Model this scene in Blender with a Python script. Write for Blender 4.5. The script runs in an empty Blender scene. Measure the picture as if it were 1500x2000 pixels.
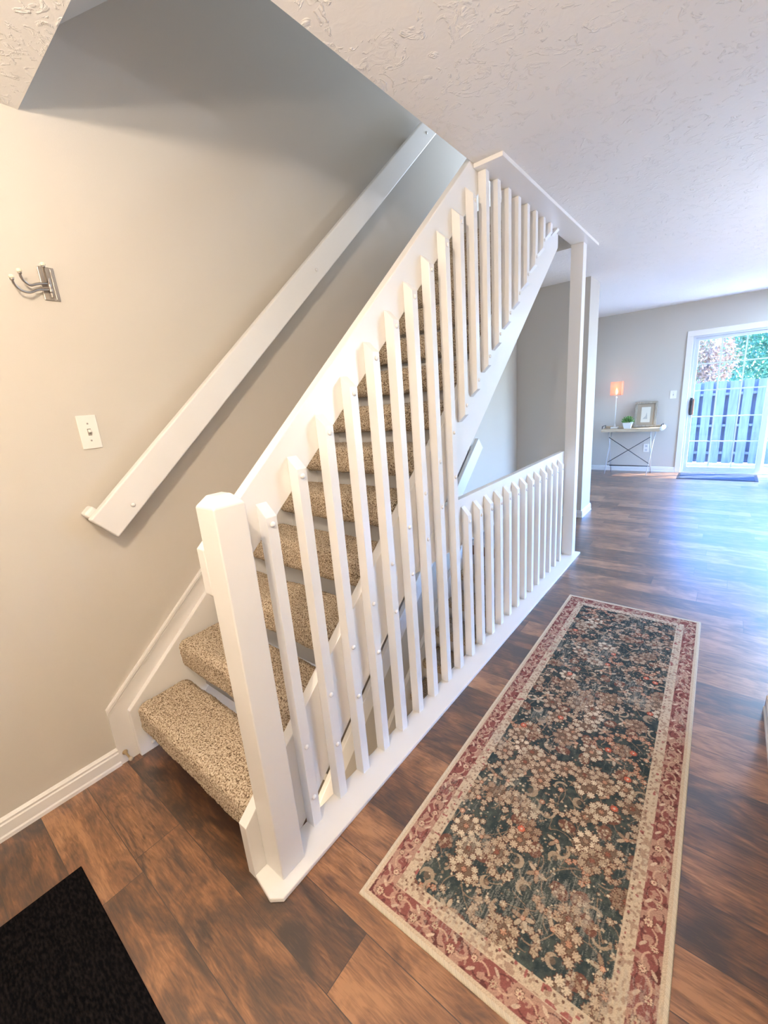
import bpy, bmesh, math, random
import numpy as np
from mathutils import Vector, noise, Matrix

sc = bpy.context.scene
COL = sc.collection
R = math.radians
# ------------------------------------------------------------------ camera
cam = bpy.data.cameras.new('camera'); camo = bpy.data.objects.new('camera', cam); COL.objects.link(camo)
camo.location = (1.9184, -0.9053, 1.4238)
camo.rotation_euler = (1.3119, 0.0786, 0.6725)
cam.sensor_fit = 'VERTICAL'; cam.sensor_height = 24.0
cam.lens = 817.594 * 24.0 / 2000.0
cam.clip_start = 0.02; cam.clip_end = 200
sc.camera = camo
# ------------------------------------------------------------------ view
sc.view_settings.view_transform = 'Standard'
sc.view_settings.look = 'None'
sc.view_settings.gamma = 1.0
sc.view_settings.use_curve_mapping = False
sc.view_settings.exposure = 0.66
# ------------------------------------------------------------------ world + sun
w = bpy.data.worlds.new('sky'); sc.world = w; w.use_nodes = True
nt = w.node_tree; nt.nodes.clear()
out = nt.nodes.new('ShaderNodeOutputWorld'); bg = nt.nodes.new('ShaderNodeBackground')
sky = nt.nodes.new('ShaderNodeTexSky'); sky.sky_type = 'NISHITA'; sky.sun_disc = False
sky.sun_elevation = R(42); sky.sun_rotation = R(60); sky.air_density = 1.6; sky.dust_density = 0.6; sky.ozone_density = 4.0
bg.inputs[1].default_value = 2.7
tint = nt.nodes.new('ShaderNodeMix'); tint.data_type = 'RGBA'; tint.blend_type = 'MULTIPLY'; tint.inputs['Factor'].default_value = 1.0
tint.inputs['B'].default_value = (0.40, 0.665, 1.25, 1)   # warm white balance: daylight reads blue
nt.links.new(sky.outputs[0], tint.inputs['A']); nt.links.new(tint.outputs['Result'], bg.inputs[0]); nt.links.new(bg.outputs[0], out.inputs[0])

def light(name, kind, loc, energy, color, **kw):
    l = bpy.data.lights.new(name, kind); l.energy = energy; l.color = color
    rot = kw.pop('rot', (0, 0, 0))
    for k, v in kw.items(): setattr(l, k, v)
    o = bpy.data.objects.new(name, l); o.location = loc; o.rotation_euler = rot; COL.objects.link(o); return o
WARM = (1.0, 0.835, 0.655); DAY = (0.44, 0.68, 1.0)
sd = Vector((-0.95, -0.36, -1.05)).normalized()
sun = light('sun', 'SUN', (6, 12, 8), 34.0, (1.0, 0.97, 0.93), angle=R(0.6))
sun.rotation_euler = sd.to_track_quat('-Z', 'Y').to_euler()
# added fill lights without fixtures, standing in for unseen room and stair lighting
light('big_room_fill_down', 'AREA', (3.1, 6.1, 2.38), 50, (0.40, 0.66, 1.0), shape='DISK', size=0.5)  # added downlight, out of view, to brighten and cool the far room
light('big_room_fill_up', 'AREA', (3.7, 3.0, 1.6), 60, (0.70, 0.82, 1.0), shape='DISK', size=0.4, rot=(R(180), 0, 0))  # added upward light, out of view, to lighten the ceiling
light('side_window_fill', 'AREA', (4.93, 5.35, 1.35), 12, DAY, shape='RECTANGLE', size=1.6, size_y=1.4, rot=(0, R(90), 0))  # extra light added at the added side window
light('upstairs_fill', 'AREA', (0.5, 5.2, 4.2), 105, (0.60, 0.76, 1.0), shape='RECTANGLE', size=0.9, size_y=1.2, rot=(R(-90), 0, 0))  # unseen area light standing in for whatever lights the upper stairwell
light('lower_hall_fill', 'POINT', (0.45, -0.02, -1.0), 13, (1.0, 0.82, 0.62), shadow_soft_size=0.08)  # added point light to brighten the lower stairwell, no lamp there
# the hall's ceiling lamp (its glass dome and base are built further down)
HL = (1.50, -1.06, 2.30)
light('hall_bulb', 'POINT', HL, 50, WARM, shadow_soft_size=0.05)

light('entry_fill_up', 'AREA', (1.45, -2.0, 1.75), 48, (1.0, 0.88, 0.76), shape='DISK', size=0.35, rot=(R(180), 0, 0))  # added upward light behind the camera to lift ceiling and bounce
# ------------------------------------------------------------------ helpers
def tag(o, label=None, cat=None, group=None, kind=None):
    if label: o['label'] = label
    if cat: o['category'] = cat
    if group: o['group'] = group
    if kind: o['kind'] = kind
    return o
def empty(name, loc=(0, 0, 0), **k):
    o = bpy.data.objects.new(name, None); o.location = loc; o.empty_display_size = 0.05
    COL.objects.link(o); tag(o, **k); return o
class MB:
    def __init__(s): s.bm = bmesh.new()
    def quad(s, pts):
        return s.bm.faces.new([s.bm.verts.new(p) for p in pts])
    def box(s, x0, x1, y0, y1, z0, z1):
        v = [s.bm.verts.new(p) for p in ((x0,y0,z0),(x1,y0,z0),(x1,y1,z0),(x0,y1,z0),(x0,y0,z1),(x1,y0,z1),(x1,y1,z1),(x0,y1,z1))]
        for f in ((0,3,2,1),(4,5,6,7),(0,1,5,4),(1,2,6,5),(2,3,7,6),(3,0,4,7)): s.bm.faces.new([v[i] for i in f])
        return s
    def prism(s, pts, axis, a, b):
        """pts: 2D polygon in the plane across axis (x:(y,z), y:(x,z), z:(x,y))"""
        def P(p, t): return {'x': (t, p[0], p[1]), 'y': (p[0], t, p[1]), 'z': (p[0], p[1], t)}[axis]
        A = [s.bm.verts.new(P(p, a)) for p in pts]; B = [s.bm.verts.new(P(p, b)) for p in pts]
        s.bm.faces.new(A); s.bm.faces.new(B[::-1])
        n = len(pts)
        for i in range(n): s.bm.faces.new((A[i], B[i], B[(i+1) % n], A[(i+1) % n]))
        return s
    def obox(s, c, ax, ay, az, hx, hy, hz):
        c = Vector(c); v = []
        for k in (-1, 1):
            for (i, j) in ((-1,-1),(1,-1),(1,1),(-1,1)):
                v.append(s.bm.verts.new(c + ax*hx*i + ay*hy*j + az*hz*k))
        for f in ((0,3,2,1),(4,5,6,7),(0,1,5,4),(1,2,6,5),(2,3,7,6),(3,0,4,7)): s.bm.faces.new([v[i] for i in f])
        return s
    def tube(s, pts, r, n=10, cap=True):
        pts = [Vector(p) for p in pts]; rs = r if isinstance(r, (list, tuple)) else [r]*len(pts)
        rings = []; up = Vector((0, 0, 1)); t0 = (pts[1]-pts[0]).normalized()
        if abs(t0.dot(up)) > .95: up = Vector((0, 1, 0))
        u = t0.cross(up).normalized()
        for i, p in enumerate(pts):
            t = (pts[min(i+1, len(pts)-1)] - pts[max(i-1, 0)]).normalized()
            u = (u - t*u.dot(t)).normalized(); v = t.cross(u)
            rings.append([s.bm.verts.new(p + (u*math.cos(2*math.pi*k/n) + v*math.sin(2*math.pi*k/n))*rs[i]) for k in range(n)])
        for a, b in zip(rings, rings[1:]):
            for k in range(n): s.bm.faces.new((a[k], a[(k+1) % n], b[(k+1) % n], b[k]))
        if cap: s.bm.faces.new(rings[0][::-1]); s.bm.faces.new(rings[-1])
        return s
    def lathe(s, prof, c, axis='z', n=24):
        """prof: (radius, height) pairs round an axis through c"""
        def P(r, h, a):
            q = (r*math.cos(a), r*math.sin(a))
            d = {'z': (q[0], q[1], h), 'x': (h, q[0], q[1]), 'y': (q[0], h, q[1])}[axis]
            return (c[0]+d[0], c[1]+d[1], c[2]+d[2])
        rings = [[s.bm.verts.new(P(max(r, 1e-4), h, 2*math.pi*k/n)) for k in range(n)] for r, h in prof]
        for a, b in zip(rings, rings[1:]):
            for k in range(n): s.bm.faces.new((a[k], a[(k+1) % n], b[(k+1) % n], b[k]))
        s.bm.faces.new(rings[0][::-1]); s.bm.faces.new(rings[-1])
        return s
    def build(s, name, mat, parent=None, smooth=False, bevel=0, seg=2, kind=None, label=None, keep=False):
        bmesh.ops.recalc_face_normals(s.bm, faces=s.bm.faces)
        me = bpy.data.meshes.new(name); s.bm.to_mesh(me); s.bm.free()
        return mesh_obj(name, me, mat, parent, smooth, bevel, seg, kind, label)
def mesh_obj(name, me, mat, parent=None, smooth=False, bevel=0, seg=2, kind=None, label=None):
    me.materials.append(mat)
    if smooth or bevel:
        me.polygons.foreach_set('use_smooth', [bool(smooth)]*len(me.polygons))
    o = bpy.data.objects.new(name, me); COL.objects.link(o)
    if parent:
        o.parent = parent
        # children carry world-space vertices: undo the chain's own translation
        p = parent; t = Vector((0, 0, 0))
        while p: t += p.location; p = p.parent
        o.location = -t
    if bevel:
        b = o.modifiers.new('bevel', 'BEVEL'); b.width = bevel; b.segments = seg; b.limit_method = 'ANGLE'; b.angle_limit = R(35)
        b.harden_normals = False
    if kind: o['kind'] = kind
    if label: o['label'] = label
    return o
def struct(name, mb, mat, parent=None, **k):
    return mb.build(name, mat, parent, kind='structure', **k)

# ------------------------------------------------------------------ materials
def mat(name, base=(0.8, 0.8, 0.8), rough=0.5, metal=0.0, spec=0.5):
    m = bpy.data.materials.new(name); m.use_nodes = True
    b = m.node_tree.nodes['Principled BSDF']
    b.inputs['Base Color'].default_value = (*base, 1); b.inputs['Roughness'].default_value = rough
    b.inputs['Metallic'].default_value = metal; b.inputs['Specular IOR Level'].default_value = spec
    return m, m.node_tree, b
def N(t, kind, **k):
    n = t.nodes.new(kind)
    for a, v in k.items():
        if a.startswith('i_'):
            key = a[2:]; key = int(key) if key.isdigit() else key.replace('_', ' ')
            n.inputs[key].default_value = v
        else: setattr(n, a, v)
    return n
def ramp(t, stops, interp='LINEAR'):
    n = t.nodes.new('ShaderNodeValToRGB'); n.color_ramp.interpolation = interp
    e = n.color_ramp.elements
    while len(e) < len(stops): e.new(0.5)
    for i, (p, c) in enumerate(stops): e[i].position = p; e[i].color = (*c, 1)
    return n
def coords(t, scale=(1, 1, 1), loc=(0, 0, 0)):
    g = t.nodes.new('ShaderNodeNewGeometry'); m = t.nodes.new('ShaderNodeMapping')
    m.inputs['Scale'].default_value = scale; m.inputs['Location'].default_value = loc
    t.links.new(g.outputs['Position'], m.inputs['Vector']); return m.outputs[0]
def bump(t, b, height, strength, dist):
    n = N(t, 'ShaderNodeBump'); n.inputs['Strength'].default_value = strength; n.inputs['Distance'].default_value = dist
    t.links.new(height, n.inputs['Height']); t.links.new(n.outputs[0], b.inputs['Normal']); return n

def wall_mat(name, base):
    m, t, b = mat(name, base, 0.75, spec=0.25)
    c = coords(t); n = N(t, 'ShaderNodeTexNoise'); n.inputs['Scale'].default_value = 260; n.inputs['Detail'].default_value = 3
    t.links.new(c, n.inputs['Vector']); bump(t, b, n.outputs[0], 0.12, 0.002); return m
M_WALL = wall_mat('wall_paint', (0.585, 0.545, 0.485))
def ceiling_mat():
    m, t, b = mat('textured_ceiling', (0.86, 0.84, 0.81), 0.8, spec=0.2)
    c = coords(t)
    n0 = N(t, 'ShaderNodeTexNoise'); n0.inputs['Scale'].default_value = 9; n0.inputs['Detail'].default_value = 4
    n0.inputs['Distortion'].default_value = 1.6; t.links.new(c, n0.inputs['Vector'])
    r0 = ramp(t, [(0.50, (0, 0, 0)), (0.545, (1, 1, 1)), (0.60, (.2, .2, .2))]); t.links.new(n0.outputs[0], r0.inputs[0])
    n1 = N(t, 'ShaderNodeTexNoise'); n1.inputs['Scale'].default_value = 26; n1.inputs['Detail'].default_value = 5
    n1.inputs['Distortion'].default_value = 1.0; t.links.new(c, n1.inputs['Vector'])
    r1 = ramp(t, [(0.47, (0, 0, 0)), (0.56, (1, 1, 1))]); t.links.new(n1.outputs[0], r1.inputs[0])
    mul = N(t, 'ShaderNodeMath', operation='MULTIPLY'); t.links.new(r0.outputs[0], mul.inputs[0]); t.links.new(r1.outputs[0], mul.inputs[1])
    ad = N(t, 'ShaderNodeMath', operation='MULTIPLY_ADD'); t.links.new(n1.outputs[0], ad.inputs[0]); ad.inputs[1].default_value = 0.35
    t.links.new(mul.outputs[0], ad.inputs[2])
    bump(t, b, ad.outputs[0], 0.6, 0.005); return m
M_CEIL = ceiling_mat()
def white_mat(name, base=(0.86, 0.83, 0.78), rough=0.28):
    m, t, b = mat(name, base, rough)
    return m
M_WHITE = white_mat('white_gloss_paint', (0.83, 0.81, 0.785))
M_TRIM = white_mat('white_trim_paint', (0.80, 0.775, 0.745), 0.3)
M_RISER = white_mat('shaded_white_riser', (0.56, 0.55, 0.54), 0.45)  # white risers, with the shade under the treads put into the grey
def floor_mat():
    m, t, b = mat('rustic_wood_planks', (0.2, 0.1, 0.05), 0.35)
    L = t.links
    g = t.nodes.new('ShaderNodeNewGeometry'); sp = t.nodes.new('ShaderNodeSeparateXYZ'); L.new(g.outputs['Position'], sp.inputs[0])
    def mth(op, a, bb=None, c=None):
        n = N(t, 'ShaderNodeMath', operation=op)
        for i, v in enumerate((a, bb, c)):
            if v is None: continue
            if isinstance(v, (int, float)): n.inputs[i].default_value = v
            else: L.new(v, n.inputs[i])
        return n.outputs[0]
    W, LEN = 0.155, 1.22
    yy = mth('DIVIDE', mth('ADD', sp.outputs[1], 0.82 + W*40), W); row = mth('FLOOR', yy); fy = mth('FRACT', yy)
    wn = N(t, 'ShaderNodeTexWhiteNoise', noise_dimensions='1D'); L.new(row, wn.inputs['W'])
    xx = mth('DIVIDE', mth('ADD', sp.outputs[0], mth('MULTIPLY_ADD', wn.outputs[0], LEN, 20.0)), LEN)
    colx = mth('FLOOR', xx); fx = mth('FRACT', xx)
    cb = t.nodes.new('ShaderNodeCombineXYZ'); L.new(row, cb.inputs[0]); L.new(colx, cb.inputs[1])
    w2 = N(t, 'ShaderNodeTexWhiteNoise', noise_dimensions='2D'); L.new(cb.outputs[0], w2.inputs['Vector'])
    # grain stretched along x, shifted per board
    cg = t.nodes.new('ShaderNodeCombineXYZ')
    L.new(mth('MULTIPLY', sp.outputs[0], 1.0), cg.inputs[0]); L.new(mth('MULTIPLY', sp.outputs[1], 2.6), cg.inputs[1])
    L.new(mth('MULTIPLY', w2.outputs[0], 37.0), cg.inputs[2])
    n1 = N(t, 'ShaderNodeTexNoise'); n1.inputs['Scale'].default_value = 3.4; n1.inputs['Detail'].default_value = 7; n1.inputs['Distortion'].default_value = 1.9; n1.inputs['Roughness'].default_value = 0.55
    L.new(cg.outputs[0], n1.inputs['Vector'])
    cf = t.nodes.new('ShaderNodeCombineXYZ')
    L.new(mth('MULTIPLY', sp.outputs[0], 1.0), cf.inputs[0]); L.new(mth('MULTIPLY', sp.outputs[1], 9.0), cf.inputs[1]); L.new(mth('MULTIPLY', w2.outputs[0], 11.0), cf.inputs[2])
    n2 = N(t, 'ShaderNodeTexNoise'); n2.inputs['Scale'].default_value = 17; n2.inputs['Detail'].default_value = 4; n2.inputs['Distortion'].default_value = 0.8
    L.new(cf.outputs[0], n2.inputs['Vector'])
    nb = N(t, 'ShaderNodeTexNoise'); nb.inputs['Scale'].default_value = 2.3; nb.inputs['Detail'].default_value = 2; L.new(cg.outputs[0], nb.inputs['Vector'])
    s = mth('ADD', mth('MULTIPLY', n1.outputs[0], 0.72), mth('MULTIPLY', n2.outputs[0], 0.40))
    s = mth('ADD', s, mth('MULTIPLY', mth('SUBTRACT', w2.outputs[0], 0.5), 0.24))
    r = ramp(t, [(0.38, (0.022, 0.009, 0.004)), (0.50, (0.085, 0.034, 0.013)), (0.60, (0.175, 0.074, 0.028)), (0.74, (0.34, 0.165, 0.072))])
    L.new(s, r.inputs[0])
    # joints
    e = mth('MINIMUM', mth('MULTIPLY', mth('MINIMUM', fy, mth('SUBTRACT', 1.0, fy)), W), mth('MULTIPLY', mth('MINIMUM', fx, mth('SUBTRACT', 1.0, fx)), LEN))
    j = mth('LESS_THAN', e, 0.0011)
    mx = N(t, 'ShaderNodeMix', data_type='RGBA'); L.new(j, mx.inputs['Factor']); L.new(r.outputs[0], mx.inputs['A']); mx.inputs['B'].default_value = (0.02, 0.01, 0.006, 1)
    L.new(mx.outputs['Result'], b.inputs['Base Color'])
    rr = mth('MULTIPLY_ADD', n2.outputs[0], 0.22, 0.30); L.new(rr, b.inputs['Roughness'])
    h = mth('SUBTRACT', mth('MULTIPLY', n2.outputs[0], 0.5), mth('MULTIPLY', j, 0.6)); bump(t, b, h, 0.35, 0.002)
    b.inputs['Specular IOR Level'].default_value = 0.35
    b.inputs['Coat Weight'].default_value = 1.0; b.inputs['Coat Roughness'].default_value = 0.34; b.inputs['Coat IOR'].default_value = 1.75
    return m
M_FLOOR = floor_mat()
def carpet_mat():
    m, t, b = mat('speckled_carpet', (0.5, 0.4, 0.3), 0.95, spec=0.05)
    c = coords(t)
    n = N(t, 'ShaderNodeTexNoise'); n.inputs['Scale'].default_value = 190; n.inputs['Detail'].default_value = 2; n.inputs['Roughness'].default_value = 0.6; t.links.new(c, n.inputs['Vector'])
    r = ramp(t, [(0.36, (0.10, 0.065, 0.040)), (0.45, (0.34, 0.25, 0.17)), (0.53, (0.54, 0.45, 0.335)), (0.70, (0.66, 0.57, 0.45))]); t.links.new(n.outputs[0], r.inputs[0])
    t.links.new(r.outputs[0], b.inputs['Base Color'])
    v = N(t, 'ShaderNodeTexVoronoi'); v.inputs['Scale'].default_value = 150; t.links.new(c, v.inputs['Vector'])
    bump(t, b, v.outputs['Distance'], 0.9, 0.004)
    return m
M_CARPET = carpet_mat()
M_NICKEL = mat('brushed_nickel', (0.42, 0.385, 0.35), 0.38, 1.0)[0]
M_IVORY = mat('ivory_ceramic', (0.85, 0.80, 0.62), 0.2)[0]
M_PLATE = mat('switch_plastic', (0.84, 0.80, 0.74), 0.3)[0]
M_SCREW = mat('screw_cover_cap', (0.84, 0.83, 0.82), 0.2)[0]
M_SLOT = mat('dark_slot', (0.25, 0.22, 0.19), 0.6)[0]
def black_mat_mat():
    m, t, b = mat('ribbed_black_mat', (0.012, 0.011, 0.012), 1.0, spec=0.0)
    c = coords(t, (60, 160, 60)); n = N(t, 'ShaderNodeTexNoise'); n.inputs['Scale'].default_value = 1.0; t.links.new(c, n.inputs['Vector'])
    r = ramp(t, [(0.4, (0.003, 0.003, 0.0035)), (0.75, (0.012, 0.010, 0.010))]); t.links.new(n.outputs[0], r.inputs[0]); t.links.new(r.outputs[0], b.inputs['Base Color'])
    bump(t, b, n.outputs[0], 0.3, 0.002); return m
M_BMAT = black_mat_mat()
M_GMAT = mat('grey_door_mat', (0.05, 0.06, 0.085), 0.9, spec=0.1)[0]
M_BLACKM = mat('black_metal', (0.03, 0.03, 0.035), 0.4, 0.6)[0]
M_SILVERP = mat('pale_metal', (0.62, 0.62, 0.64), 0.35, 0.3)[0]
def wood_mat(name, a, c2, sc_=(2, 20, 20)):
    m, t, b = mat(name, a, 0.5); c = coords(t, sc_); n = N(t, 'ShaderNodeTexNoise'); n.inputs['Scale'].default_value = 3; n.inputs['Detail'].default_value = 4; t.links.new(c, n.inputs['Vector'])
    r = ramp(t, [(0.3, a), (0.7, c2)]); t.links.new(n.outputs[0], r.inputs[0]); t.links.new(r.outputs[0], b.inputs['Base Color']); return m
M_OAK = wood_mat('light_table_wood', (0.42, 0.31, 0.20), (0.66, 0.54, 0.38))
M_FRAMEW = wood_mat('grey_brown_frame_wood', (0.27, 0.23, 0.18), (0.44, 0.39, 0.31), (20, 20, 3))
M_LEAF = mat('pot_plant_leaf', (0.16, 0.34, 0.10), 0.5)[0]
M_POT = mat('white_pot_glaze', (0.86, 0.86, 0.84), 0.25)[0]
M_HANDLE = mat('bronze_handle_wood', (0.42, 0.20, 0.12), 0.4)[0]
M_VINYL = mat('white_door_vinyl', (0.60, 0.64, 0.72), 0.35)[0]
def glass_mat():
    m = bpy.data.materials.new('clear_window_glass'); m.use_nodes = True; t = m.node_tree; t.nodes.clear()
    o = t.nodes.new('ShaderNodeOutputMaterial'); mx = t.nodes.new('ShaderNodeMixShader'); tr = t.nodes.new('ShaderNodeBsdfTransparent'); gl = t.nodes.new('ShaderNodeBsdfGlossy')
    tr.inputs[0].default_value = (0.95, 0.98, 1, 1); gl.inputs['Roughness'].default_value = 0.02
    fr = t.nodes.new('ShaderNodeLayerWeight'); fr.inputs[0].default_value = 0.5
    pw = N(t, 'ShaderNodeMath', operation='POWER'); t.links.new(fr.outputs['Facing'], pw.inputs[0]); pw.inputs[1].default_value = 5.0
    ma = N(t, 'ShaderNodeMath', operation='MULTIPLY_ADD'); t.links.new(pw.outputs[0], ma.inputs[0]); ma.inputs[1].default_value = 0.5; ma.inputs[2].default_value = 0.03
    t.links.new(ma.outputs[0], mx.inputs[0]); t.links.new(tr.outputs[0], mx.inputs[1]); t.links.new(gl.outputs[0], mx.inputs[2]); t.links.new(mx.outputs[0], o.inputs[0]); return m
M_GLASS = glass_mat()
def emis(name, col, s):
    m = bpy.data.materials.new(name); m.use_nodes = True; t = m.node_tree; b = t.nodes['Principled BSDF']
    b.inputs['Base Color'].default_value = (*col, 1); b.inputs['Emission Color'].default_value = (*col, 1); b.inputs['Emission Strength'].default_value = s; return m
def fence_mat():
    m, t, b = mat('weathered_blue_grey_fence', (0.2, 0.26, 0.34), 0.8); c = coords(t, (18, 18, 1.5)); n = N(t, 'ShaderNodeTexNoise'); n.inputs['Scale'].default_value = 2; n.inputs['Detail'].default_value = 4; t.links.new(c, n.inputs['Vector'])
    r = ramp(t, [(0.3, (0.07, 0.090, 0.135)), (0.7, (0.13, 0.160, 0.215))]); t.links.new(n.outputs[0], r.inputs[0]); t.links.new(r.outputs[0], b.inputs['Base Color']); return m
M_FENCE = fence_mat()
def leaf_mat(name, c1, c2):
    m, t, b = mat(name, c1, 0.55); n = N(t, 'ShaderNodeTexNoise'); n.inputs['Scale'].default_value = 3.0; c = coords(t); t.links.new(c, n.inputs['Vector'])
    r = ramp(t, [(0.35, c1), (0.65, c2)]); t.links.new(n.outputs[0], r.inputs[0]); t.links.new(r.outputs[0], b.inputs['Base Color'])
    tr = t.nodes.new('ShaderNodeBsdfTranslucent'); t.links.new(r.outputs[0], tr.inputs[0]); mx = t.nodes.new('ShaderNodeMixShader'); mx.inputs[0].default_value = 0.3
    t.links.new(b.outputs[0], mx.inputs[1]); t.links.new(tr.outputs[0], mx.inputs[2]); t.links.new(mx.outputs[0], t.nodes['Material Output'].inputs[0]); return m
M_LEAFG = leaf_mat('garden_leaf_green', (0.035, 0.13, 0.07), (0.08, 0.23, 0.10))
M_LEAFY = leaf_mat('garden_leaf_yellow', (0.17, 0.12, 0.06), (0.26, 0.15, 0.11))
M_BARK = mat('bark', (0.15, 0.11, 0.08), 0.9)[0]
M_PAVE = mat('patio_concrete', (0.42, 0.42, 0.42), 0.9)[0]

# ------------------------------------------------------------------ dimensions
FZ = -0.012          # floor level
H = 2.44             # ceiling
XB = 0.8927          # outer face of the sloping boards
TB = 0.038           # board thickness
SL = 0.8741          # stair slope
YF = 6.98            # far wall
# ------------------------------------------------------------------ room shell
f = MB()
T0 = FZ - 0.30
f.box(0, 2.185, -2.6, -0.20, T0, FZ).box(0.894, 2.185, -0.20, 2.62, T0, FZ).box(0, 2.185, 2.62, YF, T0, FZ).box(2.185, 5.0, 1.27, YF, T0, FZ)
struct('floor', f, M_FLOOR)
c = MB()
UZ = 2.754
c.box(0, 2.3, -2.6, -0.3032, H, UZ).box(0.894, 2.3, -0.3032, 2.8607, H, UZ).box(0, 2.3, 2.8607, YF, H, UZ).box(2.3, 5.0, 1.15, YF, H, UZ)
struct('ceiling', c, M_CEIL)
struct('wall_left', MB().box(-0.12, 0, -2.6, YF+0.2, -2.9, 5.8), M_WALL)
struct('wall_front', MB().box(-0.12, 2.3, -2.72, -2.6, T0, H), M_WALL)
struct('wall_right', MB().box(2.185, 2.3, -2.6, 1.27, T0, H), M_WALL)
struct('wall_side', MB().box(2.3, 5.0, 1.15, 1.27, T0, H), M_WALL)
struct('wall_closet', MB().box(0, 0.741, 3.9536, 4.3233, FZ, H), M_WALL)
wf = MB(); wf.box(0, 1.42, YF, YF+0.16, T0, H).box(3.25, 5.0, YF, YF+0.16, T0, H).box(1.42, 3.25, YF, YF+0.16, 1.975, H)
struct('wall_back', wf, M_WALL)
we = MB(); we.box(5.0, 5.12, 1.15, YF+0.16, T0, 0.45).box(5.0, 5.12, 1.15, YF+0.16, 2.2, H).box(5.0, 5.12, 1.15, 4.00, 0.45, 2.2).box(5.0, 5.12, 6.10, YF+0.16, 0.45, 2.2)
struct('wall_east', we, M_WALL)
# upstairs part of the stairwell: sloping soffit, side wall, landing
so = MB(); so.prism([(-0.3032, 2.59), (2.9, 5.39), (2.9, 5.5), (-0.3032, 2.70)], 'x', 0, 0.894)
struct('ceiling_stairwell', so, M_WALL)
struct('wall_stairwell', MB().prism([(-0.3032, H+.002), (2.8607, H+.002), (2.8607, UZ), (5.6, UZ), (5.6, 5.5), (2.9, 5.5), (-0.3032, 2.72)], 'x', 0.8945, 0.98), M_WALL)
lf = MB(); lf.box(0, 0.894, 2.456, 2.8607, 2.60, UZ).box(0, 0.8945, 5.5, 5.6, UZ, 5.6).box(0, 0.8945, 2.9, 5.6, 5.4, 5.5)
struct('wall_landing', lf, M_WALL)
# below: walls of the lower stairwell
struct('wall_lower_side', MB().box(0.894, 0.99, -0.9, 2.62, -2.9, T0), M_WALL)
struct('wall_lower_end', MB().box(0, 0.894, -0.9, -0.80, -2.9, T0).box(0, 0.894, 2.62, 2.72, -2.9, T0), M_WALL)
struct('floor_lower', MB().box(0, 0.99, -0.9, 2.7, -2.95, -2.72), M_FLOOR)

# baseboards --------------------------------------------------------
def base_prof(h=0.083, d=0.014):
    return [(0, 0), (d+0.004, 0), (d+0.004, 0.014), (d, 0.020), (d, h-0.024), (d-0.004, h-0.019), (d-0.003, h-0.010), (d-0.009, h-0.003), (0, h)]
def baseboard(name, axis, wallc, sgn, a, b):
    m = MB(); pr = base_prof()
    m.prism([(wallc+sgn*p, FZ+q) for p, q in pr], axis, a, b); struct(name, m, M_TRIM)
baseboard('baseboard_left', 'y', 0, 1, -2.6, -0.5305)
baseboard('baseboard_right', 'y', 2.185, -1, -2.6, 1.284)
baseboard('baseboard_right_end', 'x', 1.27, 1, 2.171, 5.0)
baseboard('baseboard_back', 'x', YF, -1, 0.0, 1.346)
baseboard('baseboard_closet', 'x', 3.9536, -1, 0.0, 0.755)
baseboard('baseboard_closet_end', 'y', 0.741, 1, 3.94, 4.337)

# ------------------------------------------------------------------ sliding glass door
def top(y, off): return off + SL*y
d1 = empty('door_1', (2.335, YF, FZ)); d1['kind'] = 'structure'
k = MB()
for y0, y1 in ((YF-0.016, YF),):
    k.box(1.346, 1.4195, y0, y1, FZ, 1.972).box(3.2505, 3.324, y0, y1, FZ, 1.972).box(1.346, 3.324, y0, y1, 1.972, 2.05)
k.build('door_casing', M_TRIM, d1, bevel=0.004)
k = MB()
k.box(1.4205, 1.447, YF+.001, YF+0.14, 0.0121, 1.948).box(3.223, 3.2495, YF+.001, YF+0.14, 0.0121, 1.948).box(1.4205, 3.2495, YF+.001, YF+0.14, 1.948, 1.9745).box(1.4205, 3.2495, YF+.001, YF+0.14, FZ, 0.012)
k.build('door_frame', M_VINYL, d1, bevel=0.003)
def panel(x0, x1, y, vx, hz, name):
    p = MB(); y0, y1 = y-0.018, y+0.018
    zt, zb = 1.948, 0.012
    p.box(x0, x0+0.062, y0, y1, zb, zt).box(x1-0.062, x1, y0, y1, zb, zt).box(x0+0.062, x1-0.062, y0, y1, 1.905, zt).box(x0+0.062, x1-0.062, y0, y1, zb, 0.080)
    o = p.build(name, M_VINYL, d1, bevel=0.003)
    g = MB(); g.box(x0+0.06, x1-0.06, y-0.004, y+0.004, 0.075, 1.91); g.build('glass_pane', M_GLASS, o)
    g = MB()
    for x in vx: g.box(x-0.009, x+0.009, y-0.010, y+0.010, 0.08, 1.905)
    for z in hz: g.box(x0+0.062, x1-0.062, y-0.009, y+0.009, z-0.008, z+0.008)
    g.build('glazing_grid', M_VINYL, o)
    return o
HZ = (0.465, 0.828, 1.206, 1.58)
pa = panel(1.430, 2.352, 7.02, (1.755, 2.022), HZ, 'sliding_panel')
pb = panel(2.318, 3.240, 7.065, (2.647, 2.914), HZ, 'fixed_panel')
hd = MB(); hd.tube([(1.47, 6.998, 0.875), (1.47, 6.972, 0.895), (1.47, 6.972, 1.075), (1.47, 6.998, 1.095)], 0.010, 8); hd.box(1.458, 1.482, 6.990, 7.003, 0.86, 1.11)
hd.build('door_handle', M_BLACKM, pa, label='black pull handle')
hw = MB().box(1.490, 1.507, 6.982, 7.0, 0.86, 1.10); hw.build('handle_grip', M_HANDLE, pa, bevel=0.004, label='reddish wooden outer grip')
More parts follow.
